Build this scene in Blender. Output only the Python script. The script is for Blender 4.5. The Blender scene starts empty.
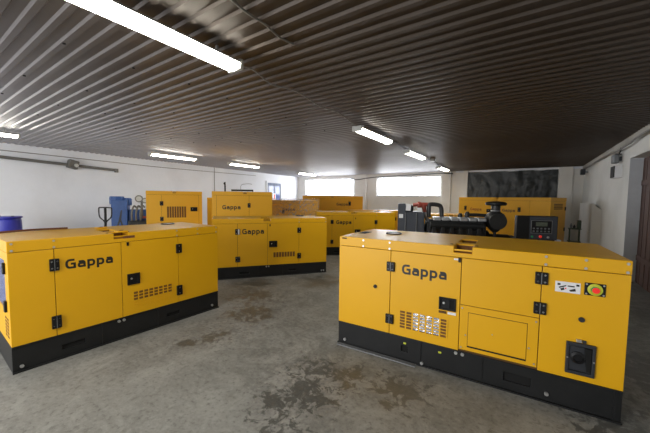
import bpy, bmesh, math, random
from mathutils import Vector, Matrix, noise
random.seed(7)
S = bpy.context.scene
C = S.collection
YAW = math.radians(34)
def W(x, y, z=0.0):
    c, s = math.cos(YAW), math.sin(YAW)
    return Vector((x*c - y*s, x*s + y*c, z))

# ------------------------------------------------------------------ materials
def mat(name, col, rough=.5, metal=0.0, emis=None, es=0.0, coat=0.0, nscale=None, namt=0.15, bump=0.0, bscale=40, spec=.5):
    m = bpy.data.materials.new(name); m.use_nodes = True
    nt = m.node_tree; b = nt.nodes['Principled BSDF']
    b.inputs['Base Color'].default_value = (*col, 1)
    b.inputs['Roughness'].default_value = rough
    b.inputs['Metallic'].default_value = metal
    b.inputs['Coat Weight'].default_value = coat
    b.inputs['Coat Roughness'].default_value = .12
    b.inputs['Specular IOR Level'].default_value = spec
    if emis: b.inputs['Emission Color'].default_value = (*emis, 1); b.inputs['Emission Strength'].default_value = es
    tc = nt.nodes.new('ShaderNodeTexCoord')
    if nscale:
        n = nt.nodes.new('ShaderNodeTexNoise'); n.inputs['Scale'].default_value = nscale; n.inputs['Detail'].default_value = 5
        nt.links.new(tc.outputs['Object'], n.inputs['Vector'])
        mx = nt.nodes.new('ShaderNodeMix'); mx.data_type = 'RGBA'
        mx.inputs['A'].default_value = (*[c*(1-namt) for c in col], 1); mx.inputs['B'].default_value = (*[min(1, c*(1+namt)) for c in col], 1)
        nt.links.new(n.outputs['Fac'], mx.inputs['Factor']); nt.links.new(mx.outputs['Result'], b.inputs['Base Color'])
    if bump:
        n2 = nt.nodes.new('ShaderNodeTexNoise'); n2.inputs['Scale'].default_value = bscale; n2.inputs['Detail'].default_value = 4
        nt.links.new(tc.outputs['Object'], n2.inputs['Vector'])
        bp = nt.nodes.new('ShaderNodeBump'); bp.inputs['Strength'].default_value = bump; bp.inputs['Distance'].default_value = .02
        nt.links.new(n2.outputs['Fac'], bp.inputs['Height']); nt.links.new(bp.outputs['Normal'], b.inputs['Normal'])
    return m
M = {}
M['yellow'] = mat('yellow_paint', (.75, .395, .004), .42, nscale=2.2, namt=.04, coat=.06, spec=.4, bump=.03, bscale=3)
M['yellow2'] = mat('aged_yellow_paint', (.80, .41, .012), .48, nscale=2.5, namt=.05, coat=.0)
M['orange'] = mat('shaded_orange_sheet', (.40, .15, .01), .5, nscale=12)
M['gap'] = mat('panel_gap_dark', (.10, .045, .006), .8, nscale=10)
M['vent'] = mat('vent_interior', (.16, .065, .010), .7, nscale=30, namt=.4)
M['skid'] = mat('black_skid_paint', (.013, .0135, .014), .45, nscale=6, namt=.35, bump=.05, spec=.3)
M['plastic'] = mat('black_plastic', (.007, .007, .008), .42, nscale=20, namt=.2, spec=.3)
M['slot'] = mat('slot_dark', (.003, .003, .003), .9, nscale=5)
M['logo'] = mat('black_lettering', (.012, .012, .010), .45, nscale=9)
M['steel'] = mat('zinc_bolt', (.55, .55, .55), .35, metal=.8, nscale=30)
M['grey'] = mat('grey_metal', (.20, .21, .22), .45, metal=.4, nscale=14, bump=.05)
M['darkgrey'] = mat('dark_grey_metal', (.035, .038, .045), .42, metal=.3, nscale=9, namt=.3, bump=.05)
M['radiator'] = mat('radiator_grey', (.045, .052, .068), .5, nscale=5, namt=.25)
M['engine'] = mat('black_engine_casting', (.014, .015, .016), .4, metal=.2, nscale=18, namt=.4, bump=.35, bscale=25)
M['valve'] = mat('silver_casting', (.42, .43, .45), .38, metal=.6, nscale=15, bump=.3)
M['red'] = mat('red_pipe_paint', (.32, .055, .035), .45, nscale=18, namt=.3, bump=.2)
M['rubber'] = mat('rubber_hose', (.02, .02, .021), .38, nscale=10)
M['white'] = mat('white_label', (.78, .78, .80), .5, nscale=12, namt=.05)
M['rust'] = mat('rusty_wood', (.16, .055, .02), .8, nscale=8, namt=.4)
M['bluedrum'] = mat('blue_plastic_drum', (.03, .035, .33), .35, nscale=4, namt=.15)
M['bluepaint'] = mat('blue_machine_paint', (.03, .085, .27), .45, nscale=6, namt=.3, bump=.08)
M['concretegrey'] = mat('grey_jamb_plaster', (.52, .54, .57), .85, nscale=3, namt=.2, bump=.3, bscale=12)
M['cable'] = mat('grey_cable', (.26, .25, .24), .6, nscale=20)
M['cabledark'] = mat('black_cable', (.02, .02, .02), .6, nscale=20)
M['rail'] = mat('rusty_grey_pipe', (.17, .165, .15), .6, metal=.2, nscale=7, namt=.4, bump=.2)
M['ltube'] = mat('fluorescent_diffuser', (.9, .9, .85), .4, emis=(1, .97, .86), es=24)
M['fixture'] = mat('fixture_housing', (.5, .5, .47), .5, nscale=10)
M['redbtn'] = mat('red_button', (.65, .02, .02), .3, emis=(1, .05, .03), es=.25)
M['green'] = mat('green_button', (.02, .35, .12), .35)
M['lime'] = mat('yellow_green_ring', (.55, .60, .04), .4)
M['screen'] = mat('screen_glass', (.10, .12, .09), .15, nscale=30, namt=.3)
M['foil'] = mat('silver_foil', (.75, .78, .85), .22, metal=.85, nscale=30, namt=.25, bump=.6, bscale=25)
M['brownwood'] = mat('dark_brown_planks', (.075, .032, .022), .6, nscale=6, namt=.45, bump=.2, bscale=12)
M['darkblue'] = mat('blue_grey_door_paint', (.12, .15, .24), .6, nscale=4, namt=.4)
M['olive'] = mat('olive_steel', (.04, .06, .035), .5, nscale=9, namt=.3)
M['winframe'] = mat('window_frame_paint', (.35, .37, .42), .6, nscale=8)

def pane_mat():
    m = bpy.data.materials.new('frosted_window_pane'); m.use_nodes = True; nt = m.node_tree
    b = nt.nodes['Principled BSDF']; b.inputs['Base Color'].default_value = (.85, .88, .92, 1); b.inputs['Roughness'].default_value = .5
    n = nt.nodes.new('ShaderNodeTexNoise'); n.inputs['Scale'].default_value = .9
    tc = nt.nodes.new('ShaderNodeTexCoord'); nt.links.new(tc.outputs['Object'], n.inputs['Vector'])
    r = nt.nodes.new('ShaderNodeValToRGB'); r.color_ramp.elements[0].color = (.8, .88, 1, 1); r.color_ramp.elements[1].color = (1, 1, 1, 1)
    nt.links.new(n.outputs['Fac'], r.inputs['Fac']); nt.links.new(r.outputs['Color'], b.inputs['Emission Color'])
    b.inputs['Emission Strength'].default_value = 12.0
    return m
M['pane'] = pane_mat()

def floor_mat():
    m = bpy.data.materials.new('stained_concrete'); m.use_nodes = True; nt = m.node_tree; L = nt.links
    b = nt.nodes['Principled BSDF']; N = nt.nodes.new
    tc = N('ShaderNodeTexCoord')
    def noi(sc, det=6, rough=.6, dist=0):
        n = N('ShaderNodeTexNoise'); n.inputs['Scale'].default_value = sc; n.inputs['Detail'].default_value = det
        n.inputs['Roughness'].default_value = rough; n.inputs['Distortion'].default_value = dist
        L.new(tc.outputs['Object'], n.inputs['Vector']); return n.outputs['Fac']
    def math_(op, a, c, cl=False):
        n = N('ShaderNodeMath'); n.operation = op; n.use_clamp = cl
        for i, v in enumerate((a, c)):
            if isinstance(v, (int, float)): n.inputs[i].default_value = v
            else: L.new(v, n.inputs[i])
        return n.outputs[0]
    def ramp(v, a, c):
        n = N('ShaderNodeMapRange'); n.interpolation_type = 'SMOOTHSTEP'; L.new(v, n.inputs['Value'])
        n.inputs['From Min'].default_value = a; n.inputs['From Max'].default_value = c; return n.outputs['Result']
    def mix(f, A, B_):
        n = N('ShaderNodeMix'); n.data_type = 'RGBA'; L.new(f, n.inputs['Factor'])
        for k, v in (('A', A), ('B', B_)):
            if isinstance(v, tuple): n.inputs[k].default_value = (*v, 1)
            else: L.new(v, n.inputs[k])
        return n.outputs['Result']
    big = noi(.55, 5); mid = noi(2.9, 10, .78, .5); fine = noi(22, 6, .75); streak = noi(7.5, 9, .72, .5)
    col = mix(ramp(big, .3, .7), (.150, .150, .140), (.235, .235, .222))
    col = mix(ramp(mid, .40, .66), col, (.29, .29, .275))
    col = mix(math_('MULTIPLY', ramp(fine, .5, .78), .55), col, (.40, .40, .37))
    col = mix(math_('MULTIPLY', ramp(fine, .50, .30), .75), col, (.085, .085, .078))
    # damp stains: soft blobs broken up by noise
    sx = N('ShaderNodeSeparateXYZ'); L.new(tc.outputs['Object'], sx.inputs[0])
    tot = None
    for (x, y, r) in [(-3.2, 2.31, .22), (-3.98, 3.75, .5), (-3.30, 2.0, .16), (-1.74, 2.38, .26), (-1.70, 1.80, .24), (-1.40, 2.52, .22), (-1.55, 2.08, .30), (.8, 3.0, .5), (-4.5, 4.2, .45), (-.9, 2.6, .28), (-1.35, 1.55, .2), (-3.4, 3.1, .4), (-3.6, 5.2, .6), (1.0, 4.4, .7)]:
        dx = math_('SUBTRACT', sx.outputs[0], x); dy = math_('SUBTRACT', sx.outputs[1], y)
        d = math_('SQRT', math_('ADD', math_('MULTIPLY', dx, dx), math_('MULTIPLY', dy, dy)), 0)
        v = math_('SUBTRACT', 1.0, math_('DIVIDE', d, r*1.6), True)
        tot = v if tot is None else math_('MAXIMUM', tot, v)
    st = ramp(math_('ADD', math_('MULTIPLY', tot, .8), math_('MULTIPLY', math_('SUBTRACT', streak, .5), 3.6)), .40, .58)
    st = math_('MULTIPLY', st, ramp(tot, 0, .25))
    col = mix(math_('MULTIPLY', st, .74), col, (.055, .055, .050))
    L.new(col, b.inputs['Base Color'])
    rr = N('ShaderNodeMapRange'); L.new(st, rr.inputs['Value']); rr.inputs['To Min'].default_value = .58; rr.inputs['To Max'].default_value = .30
    L.new(rr.outputs['Result'], b.inputs['Roughness'])
    bp = N('ShaderNodeBump'); bp.inputs['Strength'].default_value = .25; bp.inputs['Distance'].default_value = .01
    L.new(fine, bp.inputs['Height']); L.new(bp.outputs['Normal'], b.inputs['Normal'])
    return m
M['floor'] = floor_mat()

def wall_mat(name, base, dirt, amt=.5):
    m = bpy.data.materials.new(name); m.use_nodes = True; nt = m.node_tree; L = nt.links; N = nt.nodes.new
    b = nt.nodes['Principled BSDF']; b.inputs['Roughness'].default_value = .8
    tc = N('ShaderNodeTexCoord'); n = N('ShaderNodeTexNoise'); n.inputs['Scale'].default_value = .7; n.inputs['Detail'].default_value = 7; n.inputs['Roughness'].default_value = .6
    L.new(tc.outputs['Object'], n.inputs['Vector'])
    mr = N('ShaderNodeMapRange'); L.new(n.outputs['Fac'], mr.inputs['Value']); mr.inputs['From Min'].default_value = .45; mr.inputs['From Max'].default_value = .8; mr.inputs['To Max'].default_value = amt
    mx = N('ShaderNodeMix'); mx.data_type = 'RGBA'; mx.inputs['A'].default_value = (*base, 1); mx.inputs['B'].default_value = (*dirt, 1)
    L.new(mr.outputs['Result'], mx.inputs['Factor']); L.new(mx.outputs['Result'], b.inputs['Base Color'])
    n2 = N('ShaderNodeTexNoise'); n2.inputs['Scale'].default_value = 9; n2.inputs['Detail'].default_value = 6
    L.new(tc.outputs['Object'], n2.inputs['Vector'])
    bp = N('ShaderNodeBump'); bp.inputs['Strength'].default_value = .25; bp.inputs['Distance'].default_value = .02
    L.new(n2.outputs['Fac'], bp.inputs['Height']); L.new(bp.outputs['Normal'], b.inputs['Normal'])
    return m
M['wall'] = wall_mat('white_wall_paint', (.80, .82, .87), (.62, .63, .66))
M['wallr'] = wall_mat('pale_wall_paint', (.78, .79, .78), (.50, .50, .48), .5)
M['wallb'] = wall_mat('cream_wall_paint', (.80, .78, .74), (.55, .52, .46), .5)
M['plaster'] = wall_mat('rough_plaster_band', (.50, .49, .46), (.22, .21, .19), .9)

def ceil_mat():
    m = bpy.data.materials.new('light_graded_corrugated_sheet'); m.use_nodes = True; nt = m.node_tree; L = nt.links; N = nt.nodes.new
    b = nt.nodes['Principled BSDF']; b.inputs['Metallic'].default_value = .55; b.inputs['Roughness'].default_value = .36
    tc = N('ShaderNodeTexCoord')
    n = N('ShaderNodeTexNoise'); n.inputs['Scale'].default_value = .45; n.inputs['Detail'].default_value = 5; L.new(tc.outputs['Object'], n.inputs['Vector'])
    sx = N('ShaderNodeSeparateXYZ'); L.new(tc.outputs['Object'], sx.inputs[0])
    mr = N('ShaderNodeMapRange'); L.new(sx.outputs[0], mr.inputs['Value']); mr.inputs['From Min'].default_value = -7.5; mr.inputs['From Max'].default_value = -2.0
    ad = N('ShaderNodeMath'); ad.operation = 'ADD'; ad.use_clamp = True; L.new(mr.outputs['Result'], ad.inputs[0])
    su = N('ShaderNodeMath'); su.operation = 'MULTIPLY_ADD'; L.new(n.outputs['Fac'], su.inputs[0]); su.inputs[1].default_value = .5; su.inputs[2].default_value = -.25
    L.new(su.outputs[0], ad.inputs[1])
    mx = N('ShaderNodeMix'); mx.data_type = 'RGBA'; mx.inputs['A'].default_value = (.40, .385, .40, 1); mx.inputs['B'].default_value = (.075, .058, .046, 1)  # brighter left side of the ceiling painted into the base colour, dark brown right
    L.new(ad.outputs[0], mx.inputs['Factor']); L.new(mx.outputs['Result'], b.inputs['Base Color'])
    n2 = N('ShaderNodeTexNoise'); n2.inputs['Scale'].default_value = 3; L.new(tc.outputs['Object'], n2.inputs['Vector'])
    m3 = N('ShaderNodeMapRange'); L.new(n2.outputs['Fac'], m3.inputs['Value']); m3.inputs['To Min'].default_value = .36; m3.inputs['To Max'].default_value = .52
    L.new(m3.outputs['Result'], b.inputs['Roughness'])
    return m
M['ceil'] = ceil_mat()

def tarp_mat():
    m = mat('black_tarp', (.022, .026, .024), .42, bump=.4, bscale=6); nt = m.node_tree; b = nt.nodes['Principled BSDF']
    tc = nt.nodes.new('ShaderNodeTexCoord'); n = nt.nodes.new('ShaderNodeTexNoise'); n.inputs['Scale'].default_value = 2.6; n.inputs['Detail'].default_value = 8; n.inputs['Distortion'].default_value = 1.5
    nt.links.new(tc.outputs['Object'], n.inputs['Vector'])
    r = nt.nodes.new('ShaderNodeValToRGB'); r.color_ramp.elements[0].position = .5; r.color_ramp.elements[0].color = (.012, .015, .0135, 1); r.color_ramp.elements[1].position = .80; r.color_ramp.elements[1].color = (.075, .08, .075, 1)
    nt.links.new(n.outputs['Fac'], r.inputs['Fac']); nt.links.new(r.outputs['Color'], b.inputs['Base Color'])
    return m
M['tarp'] = tarp_mat()

def film_mat():
    m = bpy.data.materials.new('clear_stretch_film'); m.use_nodes = True; nt = m.node_tree; nt.nodes.clear(); N = nt.nodes.new; L = nt.links
    o = N('ShaderNodeOutputMaterial'); mx = N('ShaderNodeMixShader'); t = N('ShaderNodeBsdfTransparent'); g = N('ShaderNodeBsdfPrincipled')
    g.inputs['Base Color'].default_value = (.98, .95, .80, 1); g.inputs['Roughness'].default_value = .16
    tc = N('ShaderNodeTexCoord'); n = N('ShaderNodeTexNoise'); n.inputs['Scale'].default_value = 5; n.inputs['Distortion'].default_value = 2; n.inputs['Detail'].default_value = 6
    L.new(tc.outputs['Object'], n.inputs['Vector'])
    bp = N('ShaderNodeBump'); bp.inputs['Strength'].default_value = 1; bp.inputs['Distance'].default_value = .06
    L.new(n.outputs['Fac'], bp.inputs['Height']); L.new(bp.outputs['Normal'], g.inputs['Normal'])
    mr = N('ShaderNodeMapRange'); L.new(n.outputs['Fac'], mr.inputs['Value']); mr.inputs['From Min'].default_value = .35; mr.inputs['From Max'].default_value = .7; mr.inputs['To Min'].default_value = .06; mr.inputs['To Max'].default_value = .38
    L.new(mr.outputs['Result'], mx.inputs['Fac']); L.new(t.outputs[0], mx.inputs[1]); L.new(g.outputs[0], mx.inputs[2]); L.new(mx.outputs[0], o.inputs['Surface'])
    return m
M['film'] = film_mat()

# ------------------------------------------------------------------ mesh helpers
class MB:
    def __init__(s): s.bm = bmesh.new()
    def box(s, x0, x1, y0, y1, z0, z1):
        v = [s.bm.verts.new((x, y, z)) for x in (x0, x1) for y in (y0, y1) for z in (z0, z1)]
        for f in ((0, 1, 3, 2), (4, 6, 7, 5), (0, 4, 5, 1), (2, 3, 7, 6), (0, 2, 6, 4), (1, 5, 7, 3)): s.bm.faces.new([v[i] for i in f])
        return s
    def cells(s, xs, ys, zs, fill):
        vd = {}
        def V(i, j, k):
            if (i, j, k) not in vd: vd[(i, j, k)] = s.bm.verts.new((xs[i], ys[j], zs[k]))
            return vd[(i, j, k)]
        nx, ny, nz = len(xs)-1, len(ys)-1, len(zs)-1
        F = lambda i, j, k: 0 <= i < nx and 0 <= j < ny and 0 <= k < nz and fill(i, j, k)
        for i in range(nx):
            for j in range(ny):
                for k in range(nz):
                    if not F(i, j, k): continue
                    if not F(i-1, j, k): s.bm.faces.new([V(i, j, k), V(i, j, k+1), V(i, j+1, k+1), V(i, j+1, k)])
                    if not F(i+1, j, k): s.bm.faces.new([V(i+1, j, k), V(i+1, j+1, k), V(i+1, j+1, k+1), V(i+1, j, k+1)])
                    if not F(i, j-1, k): s.bm.faces.new([V(i, j, k), V(i+1, j, k), V(i+1, j, k+1), V(i, j, k+1)])
                    if not F(i, j+1, k): s.bm.faces.new([V(i, j+1, k), V(i, j+1, k+1), V(i+1, j+1, k+1), V(i+1, j+1, k)])
                    if not F(i, j, k-1): s.bm.faces.new([V(i, j, k), V(i, j+1, k), V(i+1, j+1, k), V(i+1, j, k)])
                    if not F(i, j, k+1): s.bm.faces.new([V(i, j, k+1), V(i+1, j, k+1), V(i+1, j+1, k+1), V(i, j+1, k+1)])
        return s
    def holes(s, x0, x1, z0, z1, y0, y1, hs):
        """slab in the xz plane with rectangular holes"""
        xs = sorted({x0, x1, *[h[0] for h in hs], *[h[1] for h in hs]}); zs = sorted({z0, z1, *[h[2] for h in hs], *[h[3] for h in hs]})
        def f(i, j, k):
            x, z = (xs[i]+xs[i+1])/2, (zs[k]+zs[k+1])/2
            return not any(h[0] < x < h[1] and h[2] < z < h[3] for h in hs)
        return s.cells(xs, [y0, y1], zs, f)
    def lathe(s, prof, c=(0, 0, 0), axis='Z', n=24):
        rings = []
        for r, h in prof:
            ring = []
            for i in range(n):
                a = 2*math.pi*i/n; p = (r*math.cos(a), r*math.sin(a), h)
                if axis == 'Y': p = (p[0], p[2], -p[1])
                if axis == 'X': p = (p[2], p[0], p[1])
                ring.append(s.bm.verts.new((p[0]+c[0], p[1]+c[1], p[2]+c[2])))
            rings.append(ring)
        for a, b in zip(rings, rings[1:]):
            for i in range(n): s.bm.faces.new([a[i], a[(i+1) % n], b[(i+1) % n], b[i]])
        s.bm.faces.new(rings[0][::-1]); s.bm.faces.new(rings[-1])
        return s
    def cyl(s, c, r, h, axis='Z', n=16): return s.lathe([(r, 0), (r, h)], c, axis, n)
    def tube(s, pts, r, n=10, smooth=3):
        P = [Vector(p) for p in pts]
        if smooth and len(P) > 2:
            Q = []
            for i in range(len(P)-1):
                p0, p1, p2, p3 = P[max(i-1, 0)], P[i], P[i+1], P[min(i+2, len(P)-1)]
                for k in range(smooth):
                    t = k/smooth
                    Q.append(.5*((2*p1)+(-p0+p2)*t+(2*p0-5*p1+4*p2-p3)*t*t+(-p0+3*p1-3*p2+p3)*t**3))
            Q.append(P[-1]); P = Q
        R = r if isinstance(r, (list, tuple)) else None
        rings = []; up = None
        for i, p in enumerate(P):
            d = (P[min(i+1, len(P)-1)]-P[max(i-1, 0)]).normalized()
            if up is None: up = Vector((0, 0, 1)) if abs(d.z) < .9 else Vector((1, 0, 0))
            a = d.cross(up).normalized(); b = a.cross(d).normalized(); up = b
            rr = r if R is None else R[0]+(R[1]-R[0])*i/(len(P)-1)
            rings.append([s.bm.verts.new(p+a*rr*math.cos(2*math.pi*k/n)+b*rr*math.sin(2*math.pi*k/n)) for k in range(n)])
        for A, B in zip(rings, rings[1:]):
            for k in range(n): s.bm.faces.new([A[k], A[(k+1) % n], B[(k+1) % n], B[k]])
        s.bm.faces.new(rings[0][::-1]); s.bm.faces.new(rings[-1])
        return s
    def prism(s, poly, y0, y1):
        """polygon in xz extruded along y"""
        a = [s.bm.verts.new((x, y0, z)) for x, z in poly]; b = [s.bm.verts.new((x, y1, z)) for x, z in poly]
        s.bm.faces.new(a); s.bm.faces.new(b[::-1])
        for i in range(len(poly)): j = (i+1) % len(poly); s.bm.faces.new([a[i], b[i], b[j], a[j]])
        return s
    def build(s, name, m, parent=None, bevel=0, smooth=False, seg=2):
        bmesh.ops.recalc_face_normals(s.bm, faces=s.bm.faces)
        me = bpy.data.meshes.new(name); s.bm.to_mesh(me); s.bm.free(); me.materials.append(m)
        if smooth:
            for p in me.polygons: p.use_smooth = True
            me.set_sharp_from_angle(angle=math.radians(38))
        o = bpy.data.objects.new(name, me); C.objects.link(o)
        if parent: o.parent = parent
        if bevel:
            b = o.modifiers.new('bevel', 'BEVEL'); b.width = bevel; b.segments = seg; b.limit_method = 'ANGLE'; b.angle_limit = math.radians(35); b.harden_normals = False
        return o
def tag(o, label=None, cat=None, group=None, kind=None):
    if label: o['label'] = label
    if cat: o['category'] = cat
    if group: o['group'] = group
    if kind: o['kind'] = kind
    return o
def empty(name, loc, rz=0, **k):
    o = bpy.data.objects.new(name, None); C.objects.link(o); o.location = loc; o.rotation_euler = (0, 0, rz); o.empty_display_size = .2
    return tag(o, **k)
def struct(o): o['kind'] = 'structure'; return o

# ------------------------------------------------------------------ lettering: "Gappa" as constant-width strokes
def arc(cx, cy, r, a0, a1, n=5, ry=None):
    return [(cx+r*math.cos(math.radians(a0+(a1-a0)*i/n)), cy+(ry or r)*math.sin(math.radians(a0+(a1-a0)*i/n))) for i in range(n+1)]
def glyphs():
    t = .235; h = t/2
    def G(o):
        w, H, r = .96, 1.0, .30
        return [[(o+w-h, H-h)] + [(o+x, y) for x, y in arc(h+r, H-h-r, r, 90, 180)] + [(o+x, y) for x, y in arc(h+r, h+r, r, 180, 270)] + [(o+w-h, h), (o+w-h, .5), (o+.50, .5)]]
    def a(o):
        w, H, r = .76, .75, .20
        return [[(o+.10, H-h)] + [(o+x, y) for x, y in arc(w-h-r, H-h-r, r, 90, 0)] + [(o+w-h, h)] + [(o+x, y) for x, y in arc(h+.12, h+.12, .12, 270, 180)] + [(o+x, y) for x, y in arc(h+.12, .43-.12, .12, 180, 90)] + [(o+w-h, .43)]]
    def p(o):
        w, H, r = .78, .75, .22
        return [[(o+h, -.27)] + [(o+h, H-h)] + [(o+x, y) for x, y in arc(w-h-r, H-h-r, r, 90, 0)] + [(o+x, y) for x, y in arc(w-h-r, h+r, r, 0, -90)] + [(o+h, h)]]
    out = []; o = 0
    for g, w in ((G, .96), (a, .76), (p, .78), (p, .78), (a, .76)):
        out += g(o); o += w+.155
    return out, o-.155, t
def logo(x0, x1, zc, y, parent, m=None, H=None):
    """x0..x1 span, zc = baseline height"""
    gl, tw, t = glyphs(); k = (x1-x0)/tw; kz = k*1.13
    b = MB()
    for line in gl:
        P = [Vector((p[0]*k, p[1]*kz)) for p in line]; L, R = [], []
        for i, p in enumerate(P):
            d0 = (p-P[i-1]).normalized() if i else (P[1]-p).normalized(); d1 = (P[i+1]-p).normalized() if i < len(P)-1 else d0
            n0 = Vector((-d0.y, d0.x)); n1 = Vector((-d1.y, d1.x)); nn = (n0+n1)
            nn = nn.normalized() if nn.length > .2 else n0
            s_ = t*k/2/max(.5, nn.dot(n0)); L.append(p+nn*s_); R.append(p-nn*s_)
        for i in range(len(P)-1):
            q = [L[i], L[i+1], R[i+1], R[i]]
            b.prism([(x0+v.x, zc+v.y) for v in q], y-.0012, y+.001)
    return b.build('lettering', m or M['logo'], parent)

# ------------------------------------------------------------------ genset
def hinge(root, x, z0, z1, w=.09, y=0, split=True, parent=None):
    h = MB().box(x-w/2, x+w/2, y-.022, y, z0, z1).build('hinge', M['plastic'], root, bevel=.006)
    hh = z1-z0
    for sx in ((-1, 1) if split else (0,)):
        for sz in (.22, .78): MB().cyl((x+sx*w*.27, y-.022, z0+hh*sz), .0085, .006, 'Y', 10).build('bolt_head', M['steel'], h)
    if split: MB().box(x-.0025, x+.0025, y-.0235, y-.022, z0+.004, z1-.004).build('hinge_pin', M['grey'], h)
    return h
def paddle_lock(root, x0, x1, z0, z1, y=0):
    l = MB().holes(x0, x1, z0, z1, y-.014, y, [(x0+.016, x1-.016, z0+.016, z1-.016)]).build('lock', M['plastic'], root, bevel=.004)
    MB().box(x0+.01, x1-.01, y-.006, y-.001, z0+.01, z1-.01).build('lock_recess', M['slot'], l)
    MB().box(x0+.03, x1-.055, y-.013, y-.005, z0+.022, z1-.02).build('lock_paddle', M['plastic'], l, bevel=.003)
    MB().cyl((x0+(x1-x0)*.3, y-.022, (z0+z1)/2+.01), .011, .010, 'Y', 14).build('keyhole', M['steel'], l, smooth=True)
def vent(root, x0, x1, z0, z1, nx, nz, bar=.35, y=0, foil=False, bm_='yellow'):
    v = MB().box(x0, x1, y-.0015, y, z0, z1).build('louvre_vent', M['vent'], root)
    if foil:
        MB().box(x0+(x1-x0)*.28, x0+(x1-x0)*.86, y-.003, y-.0015, z0+.012, z1-.004).build('silver_lining', M['foil'], v)
    b = MB(); px, pz = (x1-x0)/nx, (z1-z0)/nz; hs = []
    for i in range(nx):
        for k in range(nz):
            hs.append((x0+px*(i+bar/2), x0+px*(i+1-bar/2), z0+pz*(k+bar/1.7), z0+pz*(k+1-bar/1.7)))
    b.holes(x0-.006, x1+.006, z0-.004, z1+.004, y-.005, y-.0025, hs).build('slotted_grille', M[bm_], v)
def genset(name, loc, rz, label, spec, group='yellow silent generator sets on the floor', fm='yellow'):
    Y = M[fm]; s = spec
    L, Wd, H, zb, zs = s['L'], s.get('W', 1.05), s.get('H', 1.30), s.get('zb', .262), s.get('zs', 1.19)
    r = empty(name, loc, rz, label=label, cat='generator', group=group)
    # skid base with forklift pockets, bottom flange and bolts
    sl = s.get('slots', [])
    hs = [(a, b, c, d) for a, b, c, d in sl]
    b = MB().holes(0, L, 0, zb, .004, .03, hs)
    b.holes(0, L, 0, zb, Wd-.03, Wd-.004, hs)
    b.box(.0, .03, .03, Wd-.03, 0, zb).box(L-.03, L, .03, Wd-.03, 0, zb).box(0.03, L-.03, .03, Wd-.03, zb-.03, zb)
    b.box(-.004, L+.004, -.022, .004, 0, .014).box(0, L, -.006, .004, zb-.012, zb)
    sk = b.build('skid_base', M['skid'], r, bevel=.003)
    for a, bb, c, d in sl:
        MB().box(a+.001, bb-.001, .02, Wd-.02, c+.001, d-.001).build('forklift_pocket', M['slot'], sk)
    for x in s.get('stiff', []): MB().box(x-.012, x+.012, -.004, .006, .014, zb-.014).build('stiffener', M['skid'], sk)
    for x, z in s.get('bbolts', []): MB().cyl((x, -.012, z), .016, .016, 'Y', 12).build('bolt', M['steel'], sk, smooth=True)
    # inner core seen through panel gaps
    MB().box(.012, L-.012, .012, Wd-.012, zb, zs+.004).build('body_core', M['gap'], r)
    g = .003
    seams = [0]+list(s['seams'])+[L]; ztop = zs-.004
    doors = s['doors']
    zd = s.get('door_drop', .012)
    for i in range(len(seams)-1):
        x0, x1 = seams[i]+(g if i else 0), seams[i+1]-(g if i < len(seams)-2 else 0)
        d = doors.get(i)
        if d == 'split':
            zm = s['zsplit']
            MB().box(x0, x1, 0, .02, zm+g, ztop).build('door', Y, r, bevel=.0025)
            lp = MB().box(x0, x1, 0, .02, zb+.022, zm-g).build('lower_panel', Y, r, bevel=.0025)
            hx0, hx1, hz0, hz1 = s['hatch']
            MB().box(hx0-.004, hx1+.004, -.001, .001, hz0-.016, hz1+.004).build('hatch_gap', M['gap'], lp)
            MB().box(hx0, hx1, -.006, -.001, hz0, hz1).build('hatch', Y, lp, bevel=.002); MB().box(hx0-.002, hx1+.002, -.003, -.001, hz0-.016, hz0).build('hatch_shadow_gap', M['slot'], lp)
            MB().cyl(((hx0+hx1)/2-.03, -.009, (hz0+hz1)/2), .006, .004, 'Y', 8).build('hatch_rivet', M['steel'], lp)
            for x, z in ((x0+.02, zm-.03), (x1-.02, zm-.035), (x0+.02, zb+.045), (x1-.02, zb+.05), (hx0-.02, hz0+.1), (hx1+.02, hz0+.11)):
                MB().cyl((x, -.005, z), .008, .006, 'Y', 8).build('bolt', M['steel'], lp)
        else:
            MB().box(x0, x1, 0, .02, zb+.002, ztop).build('door' if d else 'side_panel', Y, r, bevel=.0025)
    # roof seam band is part of roof; back and end panels
    MB().box(.015, L-.015, Wd-.02, Wd, zb+.002, ztop).build('rear_panel', Y, r, bevel=.0025)
    MB().box(L-.02, L, .02+g, Wd-.02-g, zb+.002, ztop).build('end_panel', Y, r, bevel=.0025)
    if s.get('window'):
        zz0, zz1 = .60, 1.10
        b = MB(); ys = [.02+g, .17, Wd-.17, Wd-.02-g]; zs_ = [zb+.002, zz0, zz1, ztop]
        b.cells([0, .02], ys, zs_, lambda i, j, k: not (j == 1 and k == 1))
        ep = b.build('end_panel', Y, r, bevel=.0025)
        MB().box(.008, .014, .165, Wd-.165, zz0-.005, zz1+.005).build('control_window', M['bluegl'], ep)
        for y in (.17,):
            for z in (.64, 1.02): MB().box(-.02, 0, .115, .175, z-.05, z+.06).build('hinge', M['plastic'], ep, bevel=.004)
        for k in range(6):
            for j in range(2): MB().box(-.002, .001, .08+.10*j, .15+.10*j, .33+.035*k, .35+.035*k).build('louvre_slot', M['vent'], ep)
    else:
        ep = MB().box(0, .02, .02+g, Wd-.02-g, zb+.002, ztop).build('end_panel', Y, r, bevel=.0025)
    if s.get('rendvent'):
        for k in range(4): MB().box(L, L+.004, .25, Wd-.3, ztop-.12-.05*k, ztop-.09-.05*k).build('louvre_slot', M['vent'], r)
        for z in (ztop-.25, ztop-.95): MB().box(L, L+.02, Wd-.12, Wd-.05, z-.06, z+.06).build('hinge', M['plastic'], r, bevel=.004)
    # roof with lifting-eye notch
    n0, n1 = s.get('notch', (L*.49, L*.55))
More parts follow.
